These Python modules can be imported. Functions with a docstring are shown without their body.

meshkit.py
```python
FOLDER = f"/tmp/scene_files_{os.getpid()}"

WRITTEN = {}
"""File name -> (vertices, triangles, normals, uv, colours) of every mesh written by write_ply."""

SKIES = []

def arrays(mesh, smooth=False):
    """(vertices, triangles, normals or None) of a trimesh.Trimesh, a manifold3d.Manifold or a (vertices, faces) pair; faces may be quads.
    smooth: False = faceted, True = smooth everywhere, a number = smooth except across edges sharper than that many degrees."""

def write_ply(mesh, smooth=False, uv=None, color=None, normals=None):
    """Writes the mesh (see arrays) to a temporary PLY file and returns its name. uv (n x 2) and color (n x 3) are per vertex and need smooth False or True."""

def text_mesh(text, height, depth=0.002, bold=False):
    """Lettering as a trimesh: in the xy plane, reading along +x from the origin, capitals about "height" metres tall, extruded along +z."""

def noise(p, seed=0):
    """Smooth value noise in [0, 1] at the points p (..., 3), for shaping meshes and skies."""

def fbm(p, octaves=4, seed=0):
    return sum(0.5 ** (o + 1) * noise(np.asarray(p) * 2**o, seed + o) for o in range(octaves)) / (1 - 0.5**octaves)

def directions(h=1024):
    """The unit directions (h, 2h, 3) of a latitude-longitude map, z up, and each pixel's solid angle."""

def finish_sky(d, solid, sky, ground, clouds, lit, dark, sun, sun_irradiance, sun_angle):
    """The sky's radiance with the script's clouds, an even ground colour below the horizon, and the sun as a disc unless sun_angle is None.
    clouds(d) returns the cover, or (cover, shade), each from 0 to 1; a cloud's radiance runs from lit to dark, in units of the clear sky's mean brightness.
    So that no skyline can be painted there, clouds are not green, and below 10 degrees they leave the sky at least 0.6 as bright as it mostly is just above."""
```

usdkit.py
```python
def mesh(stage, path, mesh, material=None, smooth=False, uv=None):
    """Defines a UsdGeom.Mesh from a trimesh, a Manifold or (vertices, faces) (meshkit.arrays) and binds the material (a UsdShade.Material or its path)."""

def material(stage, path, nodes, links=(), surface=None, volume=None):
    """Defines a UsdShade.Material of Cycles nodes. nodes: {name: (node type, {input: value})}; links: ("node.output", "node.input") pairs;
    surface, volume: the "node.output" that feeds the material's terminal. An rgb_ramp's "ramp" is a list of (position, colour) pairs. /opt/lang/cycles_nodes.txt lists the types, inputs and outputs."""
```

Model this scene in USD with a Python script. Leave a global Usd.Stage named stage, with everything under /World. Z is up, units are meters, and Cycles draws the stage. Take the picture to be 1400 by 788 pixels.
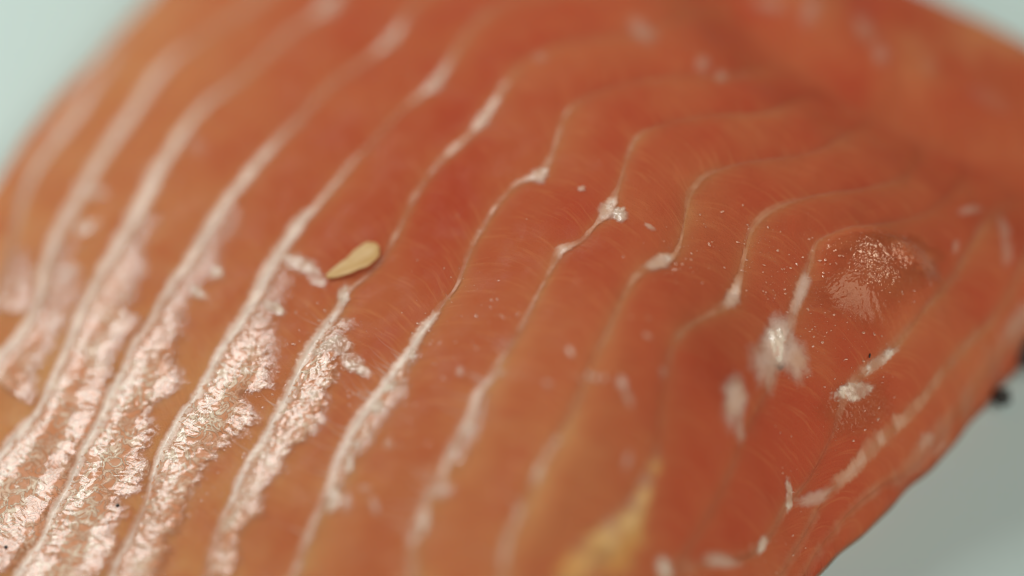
import math
import numpy as np
import shapely
import trimesh
from scipy.ndimage import distance_transform_edt, gaussian_filter, map_coordinates
from scipy.interpolate import CubicSpline, PchipInterpolator, RBFInterpolator, RectBivariateSpline
from scipy.spatial import cKDTree
import meshkit
import usdkit
from pxr import Gf, Sdf, Usd, UsdGeom, UsdLux, UsdShade, Vt

stage = Usd.Stage.CreateInMemory()
UsdGeom.SetStageUpAxis(stage, UsdGeom.Tokens.z)
UsdGeom.SetStageMetersPerUnit(stage, 1.0)
UsdGeom.Xform.Define(stage, "/World")
MM = 0.001


def look_at(eye, target):
    return Gf.Matrix4d().SetLookAt(Gf.Vec3d(*eye), Gf.Vec3d(*target), Gf.Vec3d(0, 0, 1)).GetInverse()


# ------------------------------------------------------------------ camera: a macro view, looking down at 50 degrees from 24 cm
EXPOSURE = 0.0
PITCH, DISTANCE, TARGET = math.radians(50), 0.236, (0.0, 0.0, 0.017)
EYE = (0.0, -DISTANCE * math.cos(PITCH), 0.017 + DISTANCE * math.sin(PITCH))
cam = UsdGeom.Camera.Define(stage, "/World/camera")
cam.AddTransformOp().Set(look_at(EYE, TARGET))
cam.CreateFocalLengthAttr(100.0)
cam.CreateHorizontalApertureAttr(36.0)
cam.CreateVerticalApertureAttr(36.0 * 576 / 1024)
cam.CreateClippingRangeAttr(Gf.Vec2f(0.01, 50))
cam.CreateFStopAttr(4.7)
cam.CreateFocusDistanceAttr(DISTANCE - 0.0003)
cam.CreateExposureAttr(EXPOSURE)


# ------------------------------------------------------------------ lamps: a big soft window-like lamp behind on the left, a broad dim fill in front, a small added one on the right
def rect(name, eye, target, w, h, intensity, color):
    l = UsdLux.RectLight.Define(stage, "/World/" + name)
    l.AddTransformOp().Set(look_at(eye, target))
    l.CreateWidthAttr(w)
    l.CreateHeightAttr(h)
    l.CreateIntensityAttr(intensity)
    l.CreateColorAttr(Gf.Vec3f(*color))


rect("window_lamp", (-0.30, 0.30, 0.30), (0, 0, 0.01), 0.22, 0.22, 13.2, (0.98, 1.0, 0.98))
rect("front_fill_lamp", (0.14, -0.68, 0.40), (0, 0, 0), 0.9, 0.9, 1.95, (1.0, 0.98, 0.95))  # added fill from low in front, brightens the near flank
rect("added_glint_lamp", (0.36, 0.04, 0.34), (0, 0, 0.01), 0.11, 0.11, 13.0, (1.0, 0.99, 0.96))  # added lamp, placed so the silvery film glints and the right flank brightens


# ------------------------------------------------------------------ measured shapes, in millimetres
LINES = [  # each fat line from the far end to the near end: the index of its bend, then (x, y, width left, width right, density) in mm
    (7, [(11.3,62.0,0.3,0.3,0.0),(-4.0,61.0,0.3,0.3,0.0),(-20.0,55.0,0.3,0.3,0.0),(-30.0,47.5,0.3,0.3,0.0),(-37.19,41.34,0.56,0.63,0.35),(-38.11,37.75,0.62,0.69,0.5),(-39.69,33.85,0.69,0.76,0.7),(-40.89,30.6,0.75,0.82,0.8),(-42.5,27.52,0.74,0.74,0.8),(-44.12,23.55,0.67,0.67,0.7),(-44.63,19.88,0.6,0.6,0.6),(-44.81,15.75,0.53,0.53,0.5),(-45.14,11.35,0.58,0.58,0.5),(-45.75,7.16,0.58,0.58,0.5),(-51.91,-18.81,0.4,0.4,0.5),(-58.08,-44.77,0.4,0.4,0.3)]),
    (5, [(12.3,57.0,0.3,0.3,0.0),(-2.0,57.0,0.3,0.3,0.0),(-16.0,50.0,0.3,0.3,0.0),(-24.58,41.83,0.97,0.97,0.35),(-28.28,39.16,0.62,0.62,0.3),(-31.29,37.02,0.69,0.69,0.55),(-33.19,34.51,0.75,0.75,0.75),(-34.9,30.39,0.81,0.81,0.85),(-36.03,27.68,0.88,0.88,0.9),(-37.44,24.61,0.87,0.94,0.9),(-38.24,22.41,0.8,0.93,0.9),(-39.54,18.53,0.86,0.99,0.95),(-40.82,14.77,0.72,0.91,0.9),(-41.31,11.35,0.65,0.78,0.95),(-41.44,8.38,0.64,0.71,0.95),(-41.99,5.57,0.64,0.89,0.95),(-43.18,3.35,0.64,1.27,0.95),(-44.33,1.95,0.76,1.39,0.95),(-45.75,0.21,0.76,1.39,0.9),(-53.77,-12.53,0.4,0.4,0.5),(-61.79,-25.26,0.4,0.4,0.3)]),
    (4, [(14.0,50.0,0.3,0.3,0.0),(4.0,50.0,0.3,0.3,0.0),(-5.0,45.0,0.3,0.3,0.0),(-15.47,41.95,0.62,0.62,0.3),(-17.09,39.43,0.89,0.89,0.8),(-19.09,37.75,0.68,0.68,0.5),(-20.75,36.41,0.68,0.68,0.45),(-23.02,33.83,0.54,0.54,0.4),(-25.26,31.25,0.54,0.54,0.5),(-27.85,28.98,0.6,0.6,0.75),(-29.68,26.19,0.73,0.73,0.95),(-30.77,23.03,0.79,0.73,0.95),(-32.0,20.03,0.99,0.92,0.98),(-33.21,16.28,0.98,0.98,0.95),(-34.56,12.7,0.9,0.97,0.95),(-35.68,10.42,0.77,0.84,0.95),(-36.54,7.7,0.7,0.77,0.95),(-37.21,5.79,0.7,0.89,0.95),(-37.68,3.87,0.63,0.89,1.0),(-38.3,1.61,0.57,0.82,1.0),(-39.14,-0.96,0.5,0.75,1.0),(-40.09,-4.22,0.5,0.87,1.0),(-41.48,-6.23,0.62,0.99,1.0),(-42.86,-8.23,0.74,0.99,1.0),(-44.26,-9.86,0.74,0.98,1.0),(-52.59,-22.65,0.4,0.4,0.5),(-60.92,-35.43,0.4,0.4,0.3)]),
    (5, [(17.0,42.0,0.3,0.3,0.0),(11.0,43.0,0.3,0.3,0.0),(5.0,41.0,0.3,0.3,0.0),(-7.45,38.44,0.47,0.47,0.25),(-9.42,35.89,0.47,0.47,0.3),(-11.01,32.37,0.6,0.6,0.9),(-13.42,30.04,0.53,0.53,0.35),(-15.89,28.12,0.53,0.53,0.3),(-17.8,25.93,0.46,0.46,0.35),(-19.17,23.89,0.59,0.59,0.45),(-20.9,21.52,0.59,0.59,0.7),(-22.44,19.43,0.71,0.71,0.9),(-23.63,17.39,0.65,0.71,0.95),(-25.14,15.13,0.71,0.71,0.95),(-26.01,13.46,0.77,0.83,0.95),(-26.86,11.56,0.83,0.83,0.9),(-27.88,9.31,0.76,0.83,0.95),(-29.17,7.34,0.63,0.76,0.95),(-30.19,5.4,0.51,0.69,0.95),(-31.08,2.82,0.44,0.56,0.9),(-32.22,0.97,0.5,0.56,0.9),(-32.86,-1.44,0.5,0.62,0.9),(-33.76,-3.52,0.62,1.05,1.0),(-34.6,-6.34,0.55,0.98,1.0),(-35.7,-8.84,0.49,0.86,1.0),(-36.65,-12.13,0.49,0.85,1.0),(-37.77,-14.8,0.48,0.85,1.0),(-38.46,-17.16,0.48,0.72,1.0),(-39.6,-19.32,0.54,0.84,1.0),(-40.51,-21.09,0.54,0.83,1.0),(-47.37,-35.9,0.4,0.4,0.5),(-54.24,-50.7,0.4,0.4,0.3)]),
    (4, [(20.0,34.6,0.3,0.3,0.0),(1.33,35.39,0.53,0.53,0.1),(-2.66,33.33,0.53,0.53,0.2),(-4.61,29.7,0.4,0.4,0.3),(-6.95,24.42,0.71,0.58,0.9),(-8.42,23.02,0.45,0.39,0.6),(-9.51,22.11,0.26,0.26,0.3),(-10.96,20.5,0.32,0.32,0.25),(-12.53,18.42,0.26,0.26,0.2),(-14.21,16.44,0.38,0.38,0.6),(-15.56,14.48,0.45,0.45,0.8),(-16.72,12.85,0.38,0.38,0.85),(-18.07,11.36,0.76,0.76,0.97),(-19.2,9.42,0.82,0.82,0.97),(-20.31,7.25,0.82,0.82,0.95),(-21.16,5.2,0.81,0.81,0.95),(-22.05,3.04,0.75,0.87,1.0),(-22.95,0.9,0.81,0.74,0.9),(-24.5,-1.58,0.68,0.74,0.9),(-25.49,-3.85,0.55,0.8,1.0),(-26.42,-5.87,0.49,0.86,1.0),(-27.45,-7.33,0.49,0.85,1.0),(-28.28,-8.9,0.43,0.85,1.0),(-29.08,-10.74,0.42,0.85,1.0),(-29.54,-12.93,0.36,0.72,0.9),(-29.8,-15.2,0.42,0.54,0.6),(-30.47,-16.81,0.54,0.48,0.6),(-31.21,-19.09,0.54,0.54,0.8),(-31.98,-20.81,0.53,0.59,0.8),(-32.43,-22.65,0.53,0.59,0.8),(-37.84,-40.69,0.4,0.4,0.5),(-43.24,-58.73,0.4,0.4,0.3)]),
    (6, [(22.2,29.8,0.3,0.3,0.0),(17.19,32.29,0.66,0.66,0.0),(11.35,27.83,0.78,0.78,0.06),(5.84,27.41,0.52,0.52,0.0),(1.42,25.76,0.32,0.32,0.08),(0.0,23.58,0.39,0.39,0.55),(-2.55,18.53,0.57,0.57,1.0),(-3.8,16.82,0.38,0.38,0.75),(-5.19,15.47,0.44,0.38,0.95),(-6.44,14.12,0.32,0.32,0.6),(-7.55,12.59,0.32,0.32,0.6),(-8.47,10.79,0.38,0.31,0.6),(-9.24,8.81,0.31,0.25,0.55),(-9.96,7.16,0.31,0.25,0.65),(-10.85,5.23,0.25,0.25,0.35),(-12.35,3.38,0.25,0.25,0.4),(-13.87,2.16,0.37,0.37,0.8),(-14.62,0.36,0.49,0.49,0.9),(-15.77,-1.73,0.73,0.73,0.95),(-16.75,-3.43,0.73,0.73,0.95),(-17.71,-5.49,0.73,0.73,0.95),(-18.52,-7.91,0.66,0.78,0.95),(-19.46,-9.87,0.6,0.78,1.0),(-20.24,-11.48,0.54,0.78,1.0),(-21.2,-13.02,0.54,0.78,1.0),(-22.0,-14.92,0.48,0.71,1.0),(-22.62,-16.85,0.47,0.65,0.9),(-23.43,-18.7,0.47,0.59,0.8),(-23.95,-20.94,0.47,0.59,0.8),(-24.5,-23.82,0.47,0.58,0.8),(-29.53,-42.72,0.4,0.4,0.5),(-34.56,-61.63,0.4,0.4,0.3)]),
    (8, [(25.0,25.8,0.3,0.3,0.0),(23.51,26.79,0.46,0.46,0.03),(18.16,21.55,0.38,0.38,0.06),(14.0,21.53,0.38,0.38,0.03),(9.53,20.63,0.25,0.25,0.0),(6.34,19.41,0.19,0.19,0.05),(4.73,17.53,0.25,0.25,0.65),(3.55,13.22,0.25,0.25,0.55),(2.35,10.31,0.68,0.56,1.0),(0.74,10.1,0.37,0.31,0.75),(-0.62,8.86,0.25,0.25,0.65),(-1.54,7.52,0.31,0.25,0.75),(-2.46,5.81,0.37,0.25,0.75),(-3.37,3.96,0.37,0.24,0.7),(-4.03,1.95,0.24,0.24,0.6),(-4.62,0.09,0.18,0.18,0.6),(-5.75,-1.51,0.3,0.3,0.6),(-6.51,-2.99,0.6,0.54,0.8),(-7.51,-4.37,0.66,0.6,0.9),(-8.26,-5.97,0.66,0.66,0.95),(-9.25,-7.52,0.6,0.66,0.95),(-10.11,-8.98,0.65,0.71,0.95),(-11.15,-10.57,0.77,0.71,0.95),(-12.23,-12.32,0.83,0.71,0.9),(-13.07,-14.03,0.77,0.59,0.95),(-13.73,-15.76,0.7,0.53,0.95),(-14.31,-17.55,0.53,0.53,0.95),(-14.96,-19.42,0.52,0.47,0.8),(-15.77,-21.32,0.52,0.41,0.85),(-16.46,-23.29,0.58,0.4,0.8),(-17.24,-25.84,0.57,0.46,0.8),(-23.4,-44.08,0.4,0.4,0.5),(-29.56,-62.31,0.4,0.4,0.3)]),
    (7, [(28.6,22.7,0.3,0.3,0.0),(27.22,23.53,0.39,0.39,0.0),(21.73,17.26,0.32,0.32,0.03),(16.29,16.13,0.25,0.25,0.0),(12.48,14.93,0.25,0.25,0.0),(10.43,13.09,0.31,0.31,0.55),(9.06,8.13,0.18,0.18,0.55),(8.01,4.86,0.73,0.55,1.0),(6.77,3.25,0.24,0.24,0.7),(5.73,1.98,0.3,0.24,0.45),(4.1,1.16,0.54,0.42,0.85),(3.3,-0.53,0.3,0.24,0.75),(2.39,-2.55,0.18,0.18,0.7),(1.48,-4.86,0.24,0.24,0.5),(0.59,-7.16,0.35,0.35,0.45),(-0.18,-8.84,0.23,0.23,0.35),(-0.99,-10.12,0.29,0.29,0.8),(-1.63,-11.74,0.47,0.47,0.85),(-2.61,-12.96,0.52,0.52,0.85),(-3.18,-14.65,0.46,0.52,0.85),(-3.75,-16.28,0.46,0.58,0.85),(-4.6,-17.56,0.57,0.4,0.85),(-5.16,-19.31,0.46,0.4,0.9),(-5.71,-20.82,0.4,0.4,0.8),(-6.56,-21.54,0.51,0.51,0.7),(-6.94,-23.06,0.46,0.4,0.95),(-7.37,-24.53,0.68,0.34,0.8),(-7.74,-26.19,0.45,0.4,0.8),(-7.53,-28.7,0.39,0.39,0.8),(-9.26,-43.1,0.4,0.4,0.5),(-11.0,-57.5,0.4,0.4,0.3)]),
    (10, [(32.0,21.0,0.3,0.3,0.0),(30.03,18.59,0.32,0.32,0.0),(26.26,13.63,0.31,0.31,0.0),(22.34,11.83,0.31,0.31,0.03),(18.51,10.45,0.31,0.31,0.05),(15.95,8.7,0.31,0.24,0.5),(14.83,6.74,0.37,0.24,0.75),(14.31,4.2,0.12,0.12,0.65),(13.99,2.26,0.15,0.12,0.7),(13.45,0.64,0.24,0.24,0.8),(12.25,-0.74,0.84,0.48,0.95),(10.84,-1.72,0.48,0.36,0.8),(9.6,-3.44,0.35,0.3,0.7),(8.84,-5.27,0.18,0.18,0.7),(8.2,-7.15,0.18,0.18,0.65),(7.45,-9.25,0.17,0.17,0.6),(6.48,-11.43,0.17,0.17,0.4),(5.75,-13.69,0.17,0.17,0.3),(5.1,-15.45,0.29,0.23,0.5),(4.28,-17.22,0.23,0.23,0.5),(3.3,-18.82,0.46,0.34,0.8),(2.55,-20.26,0.4,0.34,0.85),(1.98,-21.55,0.34,0.34,1.0),(1.24,-23.17,0.34,0.34,0.7),(0.51,-24.77,0.39,0.34,0.95),(-0.28,-26.57,0.5,0.39,0.7),(-0.72,-29.41,0.5,0.39,0.8),(-2.36,-42.2,0.4,0.4,0.5),(-4.0,-55.0,0.4,0.4,0.3)]),
    (7, [(36.0,19.4,0.3,0.3,0.0),(34.03,13.28,0.38,0.38,0.0),(29.85,10.23,0.31,0.31,0.02),(25.27,8.3,0.31,0.31,0.03),(21.27,5.87,0.37,0.31,0.45),(19.76,3.84,0.24,0.24,0.6),(19.11,1.26,0.18,0.18,0.7),(18.09,-2.63,0.54,0.48,1.0),(16.53,-4.65,0.42,0.24,0.65),(14.87,-6.23,0.24,0.18,0.45),(13.35,-8.32,0.35,0.29,0.55),(12.69,-9.97,0.23,0.23,0.25),(11.94,-13.92,0.23,0.23,0.08),(11.48,-17.24,0.34,0.34,0.1),(11.17,-19.13,0.4,0.4,0.4),(10.27,-20.83,0.51,0.46,0.6),(9.31,-23.05,0.68,0.8,0.6),(7.79,-24.97,0.96,0.85,0.6),(5.77,-26.94,0.95,0.79,0.55),(4.18,-29.76,0.78,0.78,0.5),(2.84,-40.38,0.4,0.4,0.5),(1.5,-51.0,0.4,0.4,0.3)]),
    (8, [(40.0,18.0,0.3,0.3,0.0),(39.92,17.08,0.39,0.39,0.0),(35.7,9.87,0.31,0.31,0.0),(31.23,7.06,0.19,0.19,0.0),(26.94,4.84,0.24,0.24,0.1),(25.52,3.9,0.18,0.18,0.3),(24.6,1.5,0.42,0.36,0.6),(23.84,-0.61,0.55,0.36,0.75),(22.36,-4.96,0.48,0.48,0.3),(20.9,-8.63,0.36,0.36,0.1),(18.89,-13.01,0.29,0.29,0.08),(17.58,-16.23,0.29,0.29,0.08),(15.69,-20.09,0.35,0.35,0.08),(13.83,-23.36,0.35,0.35,0.1),(11.87,-26.71,0.46,0.46,0.5),(8.93,-36.61,0.4,0.4,0.5),(6.0,-46.5,0.4,0.4,0.3)]),
    (6, [(44.9,16.1,0.3,0.3,0.0),(41.25,11.5,0.51,0.51,0.15),(37.28,4.56,0.31,0.31,0.2),(34.17,0.05,0.25,0.25,0.15),(32.12,-2.31,0.37,0.31,0.6),(30.34,-4.05,0.43,0.3,0.6),(27.92,-6.42,0.42,0.42,0.5),(26.39,-9.63,0.18,0.18,0.1),(24.52,-12.44,0.18,0.18,0.1),(22.63,-14.91,0.3,0.3,0.4),(20.86,-18.3,0.3,0.3,0.3),(18.55,-21.07,0.41,0.41,0.4),(15.38,-23.32,0.46,0.46,0.4),(12.29,-26.54,0.46,0.46,0.3),(10.9,-33.52,0.4,0.4,0.5),(9.5,-40.5,0.4,0.4,0.3)]),
    (6, [(51.0,14.0,0.3,0.3,0.0),(46.34,12.33,0.52,0.52,0.15),(42.82,6.11,0.44,0.44,0.1),(39.54,2.01,0.31,0.31,0.25),(36.66,-1.66,0.37,0.31,0.4),(34.93,-4.08,0.31,0.31,0.5),(33.26,-5.95,0.37,0.37,0.6),(31.61,-7.5,0.49,0.43,0.65),(29.96,-9.2,0.55,0.43,0.6),(28.05,-11.13,0.43,0.43,0.65),(26.15,-12.9,0.43,0.43,0.4),(24.2,-16.02,0.36,0.36,0.2),(21.55,-20.59,0.36,0.36,0.2),(17.27,-27.3,0.4,0.4,0.5),(13.0,-34.0,0.4,0.4,0.3)]),
    (5, [(56.2,12.5,0.3,0.3,0.0),(49.63,11.24,0.46,0.46,0.2),(44.47,5.74,0.77,0.64,0.35),(40.83,0.92,0.76,0.63,0.3),(37.97,-3.04,0.44,0.44,0.25),(35.53,-6.18,0.62,0.62,0.4),(31.79,-9.88,0.31,0.31,0.3),(28.14,-13.21,0.31,0.31,0.35),(26.21,-15.35,0.37,0.37,0.3),(24.6,-17.6,0.36,0.36,0.2),(23.51,-19.29,0.36,0.36,0.2),(20.4,-23.64,0.4,0.4,0.5),(17.3,-28.0,0.4,0.4,0.3)]),
]
MEMBRANES = [
    (0,[[-44.55,14.782,0.197,1.392,0.2],[-45.026,10.447,0.259,3.058,0.4],[-45.753,7.161,0.321,4.55,0.5]]),
    (1,[[-40.82,14.768,0.131,3.083,0.25],[-41.399,10.94,0.194,3.816,0.35],[-41.445,8.382,0.193,4.17,0.3],[-41.99,5.574,0.191,4.518,0.45],[-43.472,3.003,0.19,4.868,0.55],[-45.753,0.205,0.189,5.585,0.6]]),
    (2,[[-33.212,16.279,0.13,3.074,0.3],[-35.677,10.419,0.193,4.172,0.45],[-37.21,5.792,0.191,5.254,0.55],[-37.912,2.959,0.19,5.592,0.65],[-39.141,-0.956,0.188,5.542,0.8],[-40.094,-4.216,0.186,5.868,0.8],[-42.025,-7.107,0.185,7.293,0.85],[-44.258,-9.86,0.184,8.704,0.95],[-47.068,-12.758,0.183,10.819,1.0],[-49.579,-17.511,0.181,12.129,1.0]]),
    (3,[[-25.135,15.135,0.193,2.282,0.2],[-27.879,9.313,0.191,3.38,0.35],[-30.188,5.398,0.189,3.726,0.4],[-32.223,0.967,0.188,4.061,0.55],[-33.227,-2.349,0.186,5.277,0.9],[-34.6,-6.337,0.185,5.376,0.95],[-35.703,-8.84,0.184,5.781,1.0],[-36.654,-12.134,0.182,6.097,1.0],[-38.465,-17.161,0.18,6.028,1.0],[-40.508,-21.087,0.179,5.975,1.0]]),
    (4,[[-20.308,7.247,0.189,2.597,0.2],[-22.395,2.331,0.187,3.67,0.35],[-23.621,-0.489,0.186,4.524,0.5],[-25.49,-3.852,0.184,5.653,0.95],[-27.165,-6.957,0.183,5.33,1.0],[-28.655,-9.754,0.182,4.871,1.0],[-29.537,-12.927,0.181,4.41,1.0],[-29.796,-15.201,0.18,3.891,0.85],[-31.049,-18.779,0.178,3.509,0.7],[-32.427,-22.654,0.177,3.131,0.75]]),
    (5,[[-15.04,0.067,0.184,2.898,0.35],[-16.468,-2.88,0.183,3.599,0.45],[-17.477,-5.166,0.182,3.58,0.9],[-18.692,-8.087,0.181,3.7,0.95],[-19.785,-10.736,0.18,3.537,1.0],[-21.195,-13.017,0.179,3.382,0.95],[-22.418,-16.21,0.178,2.939,0.8],[-23.569,-19.349,0.177,2.503,0.75],[-24.497,-23.816,0.175,2.202,0.7]]),
    (6,[[-8.385,-5.926,0.18,1.413,0.3],[-10.112,-8.984,0.178,2.106,0.5],[-12.231,-12.321,0.177,2.231,0.5],[-13.726,-15.764,0.176,1.8,0.5],[-14.957,-19.417,0.175,1.099,0.3]]),
    (7,[[-2.325,-12.672,0.174,0.96,0.2],[-3.746,-16.279,0.173,1.36,0.4],[-5.155,-19.31,0.172,1.217,0.4]]),
]
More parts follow.
